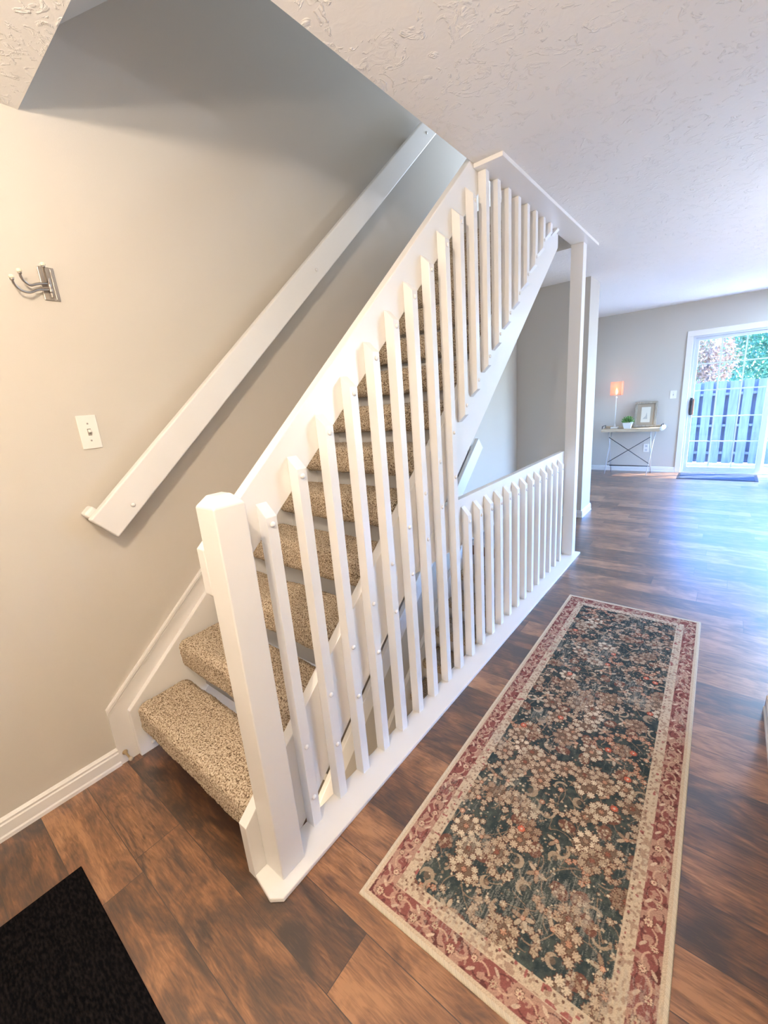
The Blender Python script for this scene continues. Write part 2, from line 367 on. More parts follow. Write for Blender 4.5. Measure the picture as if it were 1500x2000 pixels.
# added side window, out of view, put in to let skylight into the big room
w2 = empty('added_window', (5.05, 5.35, 0.45)); w2['kind'] = 'structure'
k = MB()
k.box(5.02, 5.08, 4.00, 4.05, 0.50, 2.15).box(5.02, 5.08, 6.05, 6.10, 0.50, 2.15).box(5.02, 5.08, 5.02, 5.08, 0.50, 2.15).box(5.02, 5.08, 4.00, 6.10, 0.45, 0.50).box(5.02, 5.08, 4.00, 6.10, 2.15, 2.2)
k.build('window_frame', M_VINYL, w2)

# ------------------------------------------------------------------ carpeted treads
def rounded_box(x0, x1, y0, y1, z0, z1, r, step, amp, seed=0):
    bm = bmesh.new(); sx, sy, sz = x1-x0, y1-y0, z1-z0
    cx, cy, cz = (x0+x1)/2, (y0+y1)/2, (z0+z1)/2
    nx, ny, nz = max(2, round(sx/step)), max(2, round(sy/step)), max(2, round(sz/step))
    cache = {}
    def V(i, j, k):
        key = (i, j, k)
        if key in cache: return cache[key]
        p = Vector((-sx/2+sx*i/nx, -sy/2+sy*j/ny, -sz/2+sz*k/nz))
        q = Vector((max(-sx/2+r, min(sx/2-r, p.x)), max(-sy/2+r, min(sy/2-r, p.y)), max(-sz/2+r, min(sz/2-r, p.z))))
        d = p-q
        if d.length > 1e-7: d.normalize(); p = q + d*r
        W_ = p + Vector((cx, cy, cz))
        s_ = noise.noise(Vector((W_.x*9, W_.y*9+seed, W_.z*9)))*amp*1.2 + noise.noise(W_*110)*amp*0.8
        p += d*s_
        v = bm.verts.new(p + Vector((cx, cy, cz))); cache[key] = v; return v
    for k in (0, nz):
        for i in range(nx):
            for j in range(ny): bm.faces.new((V(i,j,k), V(i+1,j,k), V(i+1,j+1,k), V(i,j+1,k)))
    for j in (0, ny):
        for i in range(nx):
            for k in range(nz): bm.faces.new((V(i,j,k), V(i+1,j,k), V(i+1,j,k+1), V(i,j,k+1)))
    for i in (0, nx):
        for j in range(ny):
            for k in range(nz): bm.faces.new((V(i,j,k), V(i,j+1,k), V(i,j+1,k+1), V(i,j,k+1)))
    bmesh.ops.recalc_face_normals(bm, faces=bm.faces)
    return bm
stair = empty('staircase', (0.45, -0.45, FZ), label='white staircase with beige speckled carpet treads rising behind the white slatted railing', cat='staircase')
RUN, RISE, Y1, Z1 = 0.2205, 0.1930, -0.436, 0.245
for kx in range(13):
    y0 = Y1 + RUN*kx; zt = Z1 + RISE*kx
    st = 0.0045 if kx < 5 else 0.009
    bm = rounded_box(TB+0.001, XB-TB-0.001, y0, y0+0.238, zt-0.140, zt, 0.036, st, 0.004, kx*3.1)
    me = bpy.data.meshes.new('tread'); bm.to_mesh(me); bm.free()
    mesh_obj('tread', me, M_CARPET, stair, smooth=True)
for kx in range(1, 13):
    y0 = Y1 + RUN*kx + 0.095; zt = Z1 + RISE*kx - 0.140
    MB().box(TB, XB-TB, y0, y0+0.016, zt-0.15, zt+0.03).build('riser', M_RISER, stair)
# left stringer + right stringer
SB = 0.2271
def sl_poly(ob, ot, y0, y1, floorz):
    """sloping board with a plumb lower end resting on the floor"""
    yb = (floorz-ob)/SL
    return [(y0, floorz), (y0, ot+SL*y0), (y1, ot+SL*y1), (y1, ob+SL*y1), (yb, floorz)]
MB().prism(sl_poly(SB, 0.591, -0.4558, 2.42, FZ), 'x', XB-TB, XB).build('stringer', M_WHITE, stair, bevel=0.002)
MB().prism(sl_poly(SB, 0.622, -0.4580, 2.42, FZ), 'x', 0.002, TB).build('stringer', M_WHITE, stair, bevel=0.002)
capm = MB()
def dome(m, x, y, z, sgn=1, r=0.0085):
    m.lathe([(r, 0), (r*0.98, sgn*0.003), (r*0.75, sgn*0.0055), (r*0.3, sgn*0.007)], (x, y, z), 'x', 14)
dome(capm, TB, -0.40, 0.022, 1, 0.010); capm.build('screw_cap', M_SCREW, stair, smooth=True)
# sloping wall skirt on the left wall
ws = MB(); ws.prism([(-0.5305, FZ), (-0.5305, 0.728-SL*0.5305), (2.42, 0.728+SL*2.42), (2.42, 0.60+SL*2.42), (-0.4585, 0.60-SL*0.4585), (-0.4585, FZ)], 'x', 0, 0.013)
struct('trim_1', ws, M_TRIM)
ws = MB()
for o1, o2, d in ((0.726, 0.712, 0.018), (0.708, 0.700, 0.0165)):
    ws.prism([(-0.5305, o2-SL*0.5305), (-0.5305, o1-SL*0.5305), (2.42, o1+SL*2.42), (2.42, o2+SL*2.42)], 'x', 0.012, d)
struct('trim_2', ws, M_TRIM)

# ------------------------------------------------------------------ railing
rail = empty('stair_railing', (XB+0.05, -0.37, FZ), label='white slatted stair railing with square newel post beside the floral runner rug', cat='railing')
ZS = 0.004
sillp = [(XB+0.001, -0.456), (XB+0.062, -0.477), (XB+0.100, -0.470), (1.0195, -0.440), (1.0195, 2.835), (XB+0.001, 2.835)]
sillp = [(XB+0.0005, -0.4555), (XB+0.094, -0.4700), (1.0195, -0.444), (1.0195, 2.838), (XB+0.0005, 2.838)]
MB().prism(sillp, 'z', FZ, ZS).build('bottom_rail', M_WHITE, rail, bevel=0.003)
nw = 0.0882; yn = -0.4134
def post(y0, z1, cap):
    m = MB(); x0, x1, y1 = XB+.0005, XB+nw, y0+nw
    if cap:
        i, h = 0.022, 0.026
        v = [m.bm.verts.new(p) for p in ((x0,y0,ZS),(x1,y0,ZS),(x1,y1,ZS),(x0,y1,ZS),(x0,y0,z1),(x1,y0,z1),(x1,y1,z1),(x0,y1,z1),(x0+i,y0+i,z1+h),(x1-i,y0+i,z1+h),(x1-i,y1-i,z1+h),(x0+i,y1-i,z1+h))]
        for q in ((0,3,2,1),(0,1,5,4),(1,2,6,5),(2,3,7,6),(3,0,4,7),(4,5,9,8),(5,6,10,9),(6,7,11,10),(7,4,8,11),(8,9,10,11)): m.bm.faces.new([v[a] for a in q])
    else: m.box(x0, x1, y0, y1, ZS, z1)
    return m
post(yn, 1.2055, True).build('newel_post', M_WHITE, rail, bevel=0.004, seg=3)
post(2.7232, 2.4208, False).build('corner_post', M_WHITE, rail, bevel=0.003)
HA = 1.4478; HB = HA-0.178
MB().prism([(yn, HA+SL*yn), (1.30, HA+SL*1.30), (1.30, HB+SL*1.30), (yn+0.025, HB+SL*(yn+0.025)), (yn, HB+SL*yn+0.050)], 'x', XB-TB, XB).build('handrail_board', M_WHITE, rail, bevel=0.003)
MB().prism([((0.662-SB)/SL+.002, 0.662), (2.7225, 0.662), (2.7225, 0.9095), ((0.9095-SB)/SL+.002, 0.9095)], 'x', XB-TB, XB).build('guard_board', M_WHITE, rail, bevel=0.003)
MB().box(XB+0.0006, 1.0352, 1.1681, 2.926, 2.4208, H-0.0003).build('top_plate', M_WHITE, rail, bevel=0.002)
BW, BD, PY, PI0 = 0.0400, 0.0370, 0.1321, -0.2401
def baluster(i, zlo, zhi, lo_bev, hi_bev, caps):
    y0 = PI0 + PY*i; x0, x1 = XB+0.0006, XB+0.0006+BW
    pr = [(x0, zlo), (x1, zlo+lo_bev), (x1, zhi-hi_bev), (x0, zhi)]
    o = MB().prism(pr, 'y', y0, y0+BD).build('baluster', M_WHITE, rail, bevel=0.0013)
    for z in caps:
        cm = MB(); dome(cm, x1, y0+BD*0.5, z); cm.build('screw_cap', M_SCREW, o, smooth=True)
for i in range(22):
    yc = PI0 + PY*i + BD/2
    if i < 9:
        baluster(i, ZS, HA+SL*yc-0.085, 0, 0.038, (HA+SL*yc-0.145, SB+SL*yc+0.30, SB+SL*yc+0.09))
    else:
        baluster(i, ZS, 0.869, 0, 0.046, (0.790,))
        zb = SB+SL*yc+0.222
        if i in (9, 10): baluster(i, zb, HA+SL*yc-0.085, 0.035, 0.038, (HA+SL*yc-0.145, SB+SL*yc+0.30))
        elif i < 20:
            zt = 2.4206
            if zt-zb > 0.05: baluster(i, zb, zt, 0.035, 0, (SB+SL*yc+0.30,) if zt-zb > 0.12 else ())
            else: baluster(i, min(zb, 2.383), zt, 0.030, 0, ())

# ------------------------------------------------------------------ wall handrails
def wall_rail(ob, ot, x0, x1, y0, y1, name, label):
    """board across the wall with square-cut ends; blocks hold it off the wall"""
    ln = math.sqrt(1+SL*SL); dy = (ot-ob)*SL/(1+SL*SL); dz = (ot-ob)/(1+SL*SL)
    r_ = empty(name, (0, y0, ot+SL*y0), label=label, cat='handrail')
    def P(y): return (y, ot+SL*y), (y+dy, ot+SL*y-dz)
    a, b = P(y0); c_, d_ = P(y1)
    MB().prism([a, c_, d_, b], 'x', x0, x1).build('rail_board', M_WHITE, r_, bevel=0.006, seg=3)
    return r_, P
ur, P = wall_rail(1.293, 1.452, 0.052, 0.090, -0.4287, 2.2, 'wall_handrail', 'white flat board handrail sloping up the beige wall above the light switch')
a, b = P(-0.4287)
for y in (-0.419, 0.75, 1.95):
    p0 = P(y)[0]; h = Vector((0, 1, SL)).normalized(); nn = Vector((0, SL, -1)).normalized()
    m = MB(); cc = Vector((0.026, p0[0], p0[1])) + h*0.020 + nn*(0.024 if y < 0 else 0.058)
    if y < 0: cc -= nn*0.012 + h*0.004
    m.obox(cc, Vector((1, 0, 0)), h, nn, 0.0255, 0.022, 0.030); m.build('mounting_block', M_WHITE, ur, bevel=0.009 if y < 0 else 0.003, seg=3)
for y, z in ((-0.2734, 1.1014), (0.8885, 2.142), (2.0893, 3.196)):
    m = MB(); dome(m, 0.090, y, z, 1, 0.009); m.build('screw_cap', M_SCREW, ur, smooth=True)
dr, P = wall_rail(-1.605, -1.425, 0.052, 0.090, 0.35, 2.79, 'wall_handrail', 'lower white board handrail on the stairwell wall seen through the balusters')
for y in (0.5, 1.6, 2.72):
    p0 = P(y)[0]; h = Vector((0, 1, SL)).normalized(); nn = Vector((0, SL, -1)).normalized()
    MB().obox(Vector((0.026, p0[0], p0[1])) + nn*0.06, Vector((1, 0, 0)), h, nn, 0.0255, 0.02, 0.03).build('mounting_block', M_WHITE, dr, bevel=0.003)
# descending staircase --------------------------------------------------------
low = empty('lower_staircase', (0.45, 2.6, FZ), label='carpeted lower staircase going down beneath the white stair stringer', cat='staircase')
for kx in range(13):
    y1 = 2.62 - RUN*kx; zt = FZ - RISE*(kx+1)
    bm = rounded_box(TB+0.001, XB-0.02, y1-RUN-0.03, y1+0.02, zt-0.09, zt, 0.03, 0.012, 0.003, kx)
    me = bpy.data.meshes.new('tread'); bm.to_mesh(me); bm.free(); mesh_obj('tread', me, M_CARPET, low, smooth=True)
    MB().box(TB, XB-0.02, y1-0.002, y1+0.016, zt-0.01, zt+RISE-0.095).build('riser', M_RISER, low)
for x0, x1 in ((0.002, TB),):
    MB().prism([(2.60, -2.17+SL*2.60), (-0.45, -2.17-SL*0.45), (-0.45, -2.50-SL*0.45), (2.60, -2.50+SL*2.60)], 'x', x0, x1).build('stringer', M_WHITE, low, bevel=0.002)

# ------------------------------------------------------------------ switch, hook, door stop
def switch(name, x, y0, y1, z0, z1, label, axis='x', yw=None):
    s_ = empty(name, (0, 0, 0), label=label, cat='light switch')
    def B(m, a0, a1, c0, c1, d0, d1):
        if axis == 'x': m.box(d0, d1, a0, a1, c0, c1)
        else: m.box(a0, a1, yw-d1, yw-d0, c0, c1)
        return m
    B(MB(), y0, y1, z0, z1, 0, 0.006).build('switch_plate', M_PLATE, s_, bevel=0.004, seg=3)
    cy, cz = (y0+y1)/2, (z0+z1)/2
    B(MB(), cy-0.006, cy+0.006, cz-0.013, cz+0.013, 0.0055, 0.0075).build('switch_slot', M_SLOT, s_)
    B(MB(), cy-0.0045, cy+0.0045, cz-0.001, cz+0.010, 0.006, 0.018).build('toggle', M_PLATE, s_, bevel=0.002)
    for dz in (-0.032, 0.032):
        B(MB(), cy-0.003, cy+0.003, cz+dz-0.003, cz+dz+0.003, 0.005, 0.0068).build('screw', M_NICKEL, s_, bevel=0.001)
    return s_
switch('light_switch', 0, -0.3680, -0.3005, 1.3345, 1.4610, 'white toggle light switch on the beige wall left of the sloping handrail')
switch('light_switch', 0, 1.197, 1.281, 1.116, 1.236, 'small white light switch on the far wall beside the sliding glass door', axis='y', yw=YF)
hk = empty('coat_hook', (0, -0.34, 1.91), label='brushed nickel swivel coat hook with ivory knobs on the wall above the light switch', cat='hook')
MB().box(0, 0.005, -0.3660, -0.3180, 1.8600, 1.9690).build('back_plate', M_NICKEL, hk, bevel=0.003, seg=3)
MB().box(0.0048, 0.0065, -0.3300, -0.3235, 1.8650, 1.9640).build('plate_rib', M_NICKEL, hk, bevel=0.001)
m = MB(); m.lathe([(0.004, 0), (0.0055, 0.003), (0.0055, 0.014), (0.005, 0.0145), (0.0055, 0.015), (0.0055, 0.031), (0.005, 0.0315), (0.0055, 0.032), (0.0055, 0.046), (0.004, 0.049)], (0.016, -0.3440, 1.883), 'z', 16)
m.lathe([(0.001, -0.018), (0.0045, -0.012), (0.003, -0.008), (0.0072, -0.004), (0.006, 0)], (0.016, -0.3440, 1.883), 'z', 16)
m.build('hinge_barrel', M_NICKEL, hk, smooth=True)
def arm(pts):
    P_ = [Vector(p) for p in pts]; out_ = []
    P_ = [P_[0]*2-P_[1]] + P_ + [P_[-1]*2-P_[-2]]
    for q in range(1, len(P_)-2):
        for k_ in range(5):
            t_ = k_/5; a_, b_, c_, d_ = P_[q-1:q+3]
            out_.append(0.5*((2*b_) + (c_-a_)*t_ + (2*a_-5*b_+4*c_-d_)*t_*t_ + (3*b_-a_-3*c_+d_)*t_**3))
    out_.append(P_[-2])
    m = MB(); m.tube(out_, [0.0040]*(len(out_)-3)+[0.0034, 0.0034, 0.0040], 10); o = m.build('hook_arm', M_NICKEL, hk, smooth=True)
    e = out_[-1]
    k = MB(); k.lathe([(0.002, -0.006), (0.0058, -0.002), (0.0066, 0.002)], (e.x, e.y, e.z-0.001), 'z', 16); k.build('knob_cup', M_NICKEL, o, smooth=True)
    k = MB(); k.lathe([(0.004, 0.0), (0.0070, 0.002), (0.0078, 0.006), (0.0066, 0.010), (0.002, 0.012)], (e.x, e.y, e.z+0.001), 'z', 18); k.build('knob', M_IVORY, o, smooth=True, label='ivory knob')
arm([(0.016, -0.3511, 1.8924), (0.0248, -0.3835, 1.8863), (0.0336, -0.411, 1.8729), (0.0424, -0.4357, 1.8741), (0.0512, -0.4526, 1.8883), (0.06, -0.4574, 1.9023)])
arm([(0.016, -0.3494, 1.9122), (0.0228, -0.3783, 1.9066), (0.0296, -0.4032, 1.8969), (0.0364, -0.4194, 1.904), (0.0432, -0.4275, 1.9152), (0.05, -0.43, 1.927)])
arm([(0.018, -0.3499, 1.9182), (0.0327, -0.3549, 1.9303), (0.0473, -0.3598, 1.942), (0.062, -0.3632, 1.9537)])
ds = empty('door_stop', (0.014, -0.505, 0.04), label='short brass post door stop screwed to the left baseboard near the first step', cat='door stop')
M_BRASS = mat('aged_brass', (0.52, 0.40, 0.24), 0.35, 1.0)[0]
m = MB(); m.lathe([(0.011, 0), (0.011, 0.003), (0.0065, 0.010), (0.0045, 0.020), (0.0045, 0.055), (0.0055, 0.058)], (0.014, -0.508, 0.038), 'x', 16); m.build('stem', M_BRASS, ds, smooth=True)
m = MB(); m.lathe([(0.0075, 0), (0.0085, 0.003), (0.0085, 0.010), (0.005, 0.013)], (0.071, -0.508, 0.038), 'x', 16); m.build('bumper', mat('rubber_bumper', (0.55, 0.47, 0.36), 0.6)[0], ds, smooth=True)

# ------------------------------------------------------------------ rug with painted-in pattern (dense mesh, one colour per vertex)
def make_rug():
    rnd = random.Random(11); rs = np.random.RandomState(5)
    W_, L_ = 0.765, 2.275; nx, ny = 374, 1112
    X, Y = np.meshgrid(np.linspace(0, W_, nx), np.linspace(0, L_, ny))
    teal = np.array([0.027, 0.040, 0.043]); cream = np.array([0.42, 0.325, 0.235]); pale = np.array([0.56, 0.47, 0.35])
    tan = np.array([0.29, 0.20, 0.14]); peach = np.array([0.50, 0.27, 0.18]); rust = np.array([0.50, 0.13, 0.08]); brown = np.array([0.10, 0.04, 0.028]); red = np.array([0.175, 0.062, 0.056])
    C = np.empty((ny, nx, 3)); C[:] = teal
    MOT = 1.28
    def vnoise(fx, fy, seed):
        g = np.random.RandomState(seed).rand(int(L_*fy)+3, int(W_*fx)+3)
        u = X*fx; v = Y*fy; i = u.astype(int); j = v.astype(int); a = u-i; b = v-j; a = a*a*(3-2*a); b = b*b*(3-2*b)
        return (g[j, i]*(1-a)+g[j, i+1]*a)*(1-b) + (g[j+1, i]*(1-a)+g[j+1, i+1]*a)*b
    bgm = np.clip((vnoise(26, 26, 21)*0.5+vnoise(90, 90, 22)*0.7-0.45)*1.3, 0, 1)[..., None]; C = C*(1-bgm) + np.array([0.075, 0.088, 0.078])*bgm
    def win(cx, cy, r):
        i0 = max(0, int((cx-r)/W_*(nx-1))); i1 = min(nx, int((cx+r)/W_*(nx-1))+2); j0 = max(0, int((cy-r)/L_*(ny-1))); j1 = min(ny, int((cy+r)/L_*(ny-1))+2)
        return slice(j0, j1), slice(i0, i1)
    def paint(s, mask, col, al=1.0):
        C[s][mask] = C[s][mask]*(1-al) + np.array(col)*al
    def rosette(cx, cy, r, col, n=8, outline=True, ctr=None):
        s = win(cx, cy, r*1.4)
        if X[s].size == 0: return
        dx, dy = X[s]-cx, Y[s]-cy; d = np.hypot(dx, dy); th = np.arctan2(dy, dx); rr = r*(0.86+0.14*np.cos(n*th))
        if outline: paint(s, d < rr*1.25, brown, 0.9)
        paint(s, d < rr, col)
        if n > 4 and r > 0.008: paint(s, (d < rr) & (np.cos(n*th) < -0.75) & (d > r*0.35), np.array(col)*0.45)
        if ctr is not None: paint(s, d < r*0.30, ctr)
    def ell(cx, cy, a, b, ang, col, al=1.0, outline=False):
        s = win(cx, cy, max(a, b)*1.3)
        if X[s].size == 0: return
        dx, dy = X[s]-cx, Y[s]-cy; u = dx*math.cos(ang)+dy*math.sin(ang); v = -dx*math.sin(ang)+dy*math.cos(ang)
        d = (u/a)**2+(v/b)**2
        if outline: paint(s, d < 1.45, brown, .7)
        paint(s, d < 1, col, al)
    def crescent(cx, cy, r, ang, col):
        s = win(cx, cy, r*1.2); 
        if X[s].size == 0: return
        dx, dy = X[s]-cx, Y[s]-cy; d = np.hypot(dx, dy); d2 = np.hypot(dx-math.cos(ang)*r*0.42, dy-math.sin(ang)*r*0.42)
        paint(s, (d < r) & (d2 > r*0.74), col)
        paint(s, (d < r*0.45), tan*0.55, 0.6)
    def stroke(pts, wd, col):
        for x, y in pts:
            s = win(x, y, wd*1.5)
            if X[s].size == 0: continue
            paint(s, np.hypot(X[s]-x, Y[s]-y) < wd, col, .85)
    def jit(c_): return np.clip(np.array(c_)*rnd.uniform(.82, 1.12), 0, 1)
    def curve(x, y, ang, ln, curl, wd, col):
        pts = []
        for q in range(int(ln/0.0022)):
            x += 0.0022*math.cos(ang); y += 0.0022*math.sin(ang); ang += curl*0.0022; curl += rnd.uniform(-30, 30)*0.02; pts.append((x, y))
        stroke(pts, wd, col)
    B0 = 0.118
    # background stems
    for q in range(240): curve(rnd.uniform(B0, W_-B0), rnd.uniform(B0, L_-B0), rnd.uniform(0, 6.28), rnd.uniform(.04, .14), rnd.uniform(-22, 22), .0016, jit(tan*0.8))
    motifs = []
    sp = 0.064
    for j in range(int((L_-2*B0)/sp)+2):
        for i in range(int((W_-2*B0)/sp)+2):
            motifs.append((B0+(i+0.5*(j % 2)-.2)*sp+rnd.uniform(-.014, .014), B0+(j-.2)*sp*0.98+rnd.uniform(-.014, .014)))
    rnd.shuffle(motifs)
    for (mx, my) in motifs:
        ty = rnd.random(); a0 = rnd.uniform(0, 6.28)
        if ty < 0.26:      # ring of rosettes
            ra, rb = rnd.uniform(.028, .042), rnd.uniform(.021, .030); n = rnd.choice((6, 7, 8)); col = jit(rnd.choice((cream, pale, tan, cream)))
            ell(mx, my, ra*.9, rb*.9, a0, tan*0.55, .85)
            for q in range(n):
                t_ = 6.283*q/n; ux, uy = ra*math.cos(t_), rb*math.sin(t_)
                rosette(mx+ux*math.cos(a0)-uy*math.sin(a0), my+ux*math.sin(a0)+uy*math.cos(a0), rnd.uniform(.0105, .0145), col, 8)
            rosette(mx, my, .009, jit(rnd.choice((brown*2, peach*.8, tan))), 6)
        elif ty < 0.44:    # arc of round buds
            col = jit(rnd.choice((peach*0.9, cream, cream, tan*1.2))); rr = rnd.uniform(.028, .042); n = rnd.choice((5, 6, 7)); 
            for q in range(n):
                t_ = a0+q*0.62; rosette(mx+rr*math.cos(t_), my+rr*math.sin(t_), rnd.uniform(.0085, .0125), col, 5, True, cream*.8)
            curve(mx-.01, my, a0, .05, 30, .0022, tan*0.8)
        elif ty < 0.56:
            crescent(mx, my, rnd.uniform(.018, .026), a0, jit(cream*.75)); 
        elif ty < 0.70:    # leaf sprays
            for q in range(rnd.choice((3, 4, 5))):
                t_ = a0+q*1.15; ell(mx+.017*math.cos(t_), my+.017*math.sin(t_), .014, .0058, t_, jit(rnd.choice((cream, tan, pale*.8))), .95, True)
            rosette(mx, my, .007, jit(peach), 6, True, cream)
        elif ty < 0.86:    # dense cluster
            ell(mx, my, .028, .020, a0, brown*1.6, .8)
            for q in range(16):
                t_ = rnd.uniform(0, 6.28); rr = rnd.uniform(0, .026); rosette(mx+rr*math.cos(t_), my+rr*math.sin(t_)*.8, rnd.uniform(.0035, .0075), jit(rnd.choice((tan, cream, tan*.8, pale*.8))), 5, True)
        else:
            curve(mx-.02, my, a0, .06, rnd.choice((-45, 45)), .004, jit(cream*.8)); rosette(mx, my, .010, jit(rnd.choice((cream, peach))), 8, True, pale)
    for q in range(1900):
        rosette(rnd.uniform(B0, W_-B0), rnd.uniform(B0, L_-B0), rnd.uniform(.0022, .0052), jit(rnd.choice((tan, cream, pale*.9, tan*.7))), 5, rnd.random() < .5)
    for q in range(14):
        rosette(rnd.uniform(B0+.02, W_-B0-.02), rnd.uniform(B0, L_-B0), .013, jit(rust*1.15), 10, True, pale)
    # borders
    dE = np.minimum(np.minimum(X, W_-X), np.minimum(Y, L_-Y))
    inn = (dE < B0); C[inn] = np.array([0.52, 0.42, 0.31])
    band = (dE > 0.022) & (dE < 0.080)
    C[band] = red*1.15
    nz1 = vnoise(55, 55, 2); nz2 = vnoise(130, 130, 3)
    mm = band & (nz1+nz2*0.6 > 0.84); C[mm] = np.array([0.36, 0.22, 0.17])
    mm = band & (vnoise(80, 80, 31)+nz2*0.5 < 0.42); C[mm] = red*0.6
    # flowers and scrolls in the border
    per = []
    s_ = 0.0; stp = 0.058
    for (ax, ay, bx, by) in ((.051, .051, W_-.051, .051), (W_-.051, .051, W_-.051, L_-.051), (W_-.051, L_-.051, .051, L_-.051), (.051, L_-.051, .051, .051)):
        ln = math.hypot(bx-ax, by-ay); n = int(ln/stp)
        for q in range(n):
            t_ = q/n; per.append((ax+(bx-ax)*t_, ay+(by-ay)*t_, math.atan2(by-ay, bx-ax)))
    for q, (x, y, a) in enumerate(per):
        nxv, nyv = -math.sin(a), math.cos(a); sg = 1 if q % 2 else -1
        curve(x, y, a+sg*1.0, .055, -sg*38, .0024, np.array([.48, .33, .24]))
        curve(x-nxv*.012*sg, y-nyv*.012*sg, a-sg*.8, .045, sg*30, .0018, red*.5)
        rosette(x+nxv*.010*sg, y+nyv*.010*sg, rnd.uniform(.008, .012), jit(np.array([.54, .40, .29])), 8, True, red*1.3)
        ell(x+nxv*.016*-sg, y+nyv*.016*-sg, .012, .004, a+sg*.7, jit(np.array([.56, .44, .33])), .9)
    # inner cream guard band with dark dots
    gb = (dE >= 0.082) & (dE < B0); C[gb] = np.array([0.50, 0.405, 0.30])
    mm = gb & (nz1*0.5+nz2 > 0.90); C[mm] = np.array([0.34, 0.24, 0.18])
    mm = gb & (vnoise(70, 70, 33) > 0.86); C[mm] = red*1.6
    t_ = 0.1
    while t_ < L_-0.1:
        for xx in (0.108, W_-0.108): ell(xx, t_+rnd.uniform(-.002, .002), .0030, .0030, 0, brown, .8)
        for xx in (0.092, W_-0.092):
            if rnd.random() < .6: ell(xx, t_+.01, .0045, .003, 1, tan, .7)
        t_ += 0.021
    t_ = 0.1
    while t_ < W_-0.1:
        for yy in (0.108, L_-0.108): ell(t_, yy, .0036, .0036, 0, brown, .9)
        t_ += 0.021
    # wear: fine diagonal scratches and broad fading
    u = (X+Y*0.9); v = (X*0.9-Y)
    sg_ = vnoise(300, 40, 8); wr = vnoise(9, 9, 9); fine = rs.rand(ny, nx)
    k_ = np.clip((sg_*0.6+wr*0.7+fine*0.35-1.02)*2.2, 0, 0.42)[..., None]
    C = C*(1-k_) + np.array([0.33, 0.31, 0.27])*k_
    C *= (0.82+0.36*fine)[..., None]
    edge = dE < 0.011; C[edge] = np.array([0.60, 0.53, 0.42])*(0.85+0.2*((np.sin((X+Y)*900)[edge, None]) > 0))
    # geometry on the four measured corners
    NL, NR, FR, FL = (np.array(p) for p in ((1.189, -0.294), (1.955, -0.285), (1.917, 1.983), (1.167, 1.987)))
    s = (X/W_)[..., None]; t2 = (Y/L_)[..., None]
    P_ = (NL*(1-s)+NR*s)*(1-t2) + (FL*(1-s)+FR*s)*t2
    z = FZ + 0.0065 + 0.0008*vnoise(60, 60, 4) - 0.0045*(dE < 0.0015)
    V = np.concatenate([P_, z[..., None]], 2).reshape(-1, 3)
    idx = np.arange(nx*ny).reshape(ny, nx)
    F = np.stack([idx[:-1, :-1], idx[:-1, 1:], idx[1:, 1:], idx[1:, :-1]], -1).reshape(-1, 4)
    # skirt down to the floor
    ring = np.concatenate([idx[0, :], idx[1:, -1], idx[-1, -2::-1], idx[-2:0:-1, 0]]); n0 = len(V); low_ = V[ring].copy(); low_[:, 2] = FZ+0.0004
    V = np.vstack([V, low_]); m_ = len(ring); q = np.arange(m_)
    F = np.vstack([F, np.stack([ring, n0+q, n0+(q+1) % m_, ring[(q+1) % m_]], -1)])
    Cc = np.vstack([C.reshape(-1, 3), np.tile([0.55, 0.48, 0.38], (m_, 1))])
    me = bpy.data.meshes.new('runner_rug'); me.vertices.add(len(V)); me.vertices.foreach_set('co', V.ravel())
    me.loops.add(F.size); me.loops.foreach_set('vertex_index', F.ravel().astype(np.int32))
    me.polygons.add(len(F)); me.polygons.foreach_set('loop_start', np.arange(0, F.size, 4, dtype=np.int32))
    me.update(calc_edges=True)
    ca = me.color_attributes.new('weave', 'FLOAT_COLOR', 'POINT'); ca.data.foreach_set('color', np.hstack([np.clip(Cc, 0, 1), np.ones((len(V), 1))]).ravel())
    m, t, b = mat('woven_rug', (0.3, 0.3, 0.3), 0.92, spec=0.08)
    at = N(t, 'ShaderNodeAttribute', attribute_name='weave'); t.links.new(at.outputs['Color'], b.inputs['Base Color'])
    n = N(t, 'ShaderNodeTexNoise'); n.inputs['Scale'].default_value = 700; t.links.new(coords(t), n.inputs['Vector']); bump(t, b, n.outputs[0], 0.3, 0.001)
    return mesh_obj('runner_rug', me, m, smooth=True)
tag(make_rug(), 'long dark teal floral runner rug with a red and cream border on the wood floor', 'rug')
# the two mats
m = MB(); m.box(0.371, 1.28, -1.40, -0.785, FZ, FZ+0.009)
tag(m.build('door_mat', M_BMAT, bevel=0.003), 'black ribbed mat lying on the wood floor in front of the stairs', 'mat')
m2 = empty('door_mat', (1.87, 6.75, FZ), label='grey blue mat on the floor in front of the sliding glass door', cat='mat')
MB().prism([(1.445, 6.49), (2.290, 6.50), (2.290, 6.935), (1.44, 6.930)], 'z', FZ, FZ+0.008).build('pile', M_GMAT, m2)
MB().prism([(1.415, 6.455), (2.325, 6.470), (2.325, 6.955), (1.41, 6.955)], 'z', FZ, FZ+0.005).build('backing', M_BLACKM, m2)

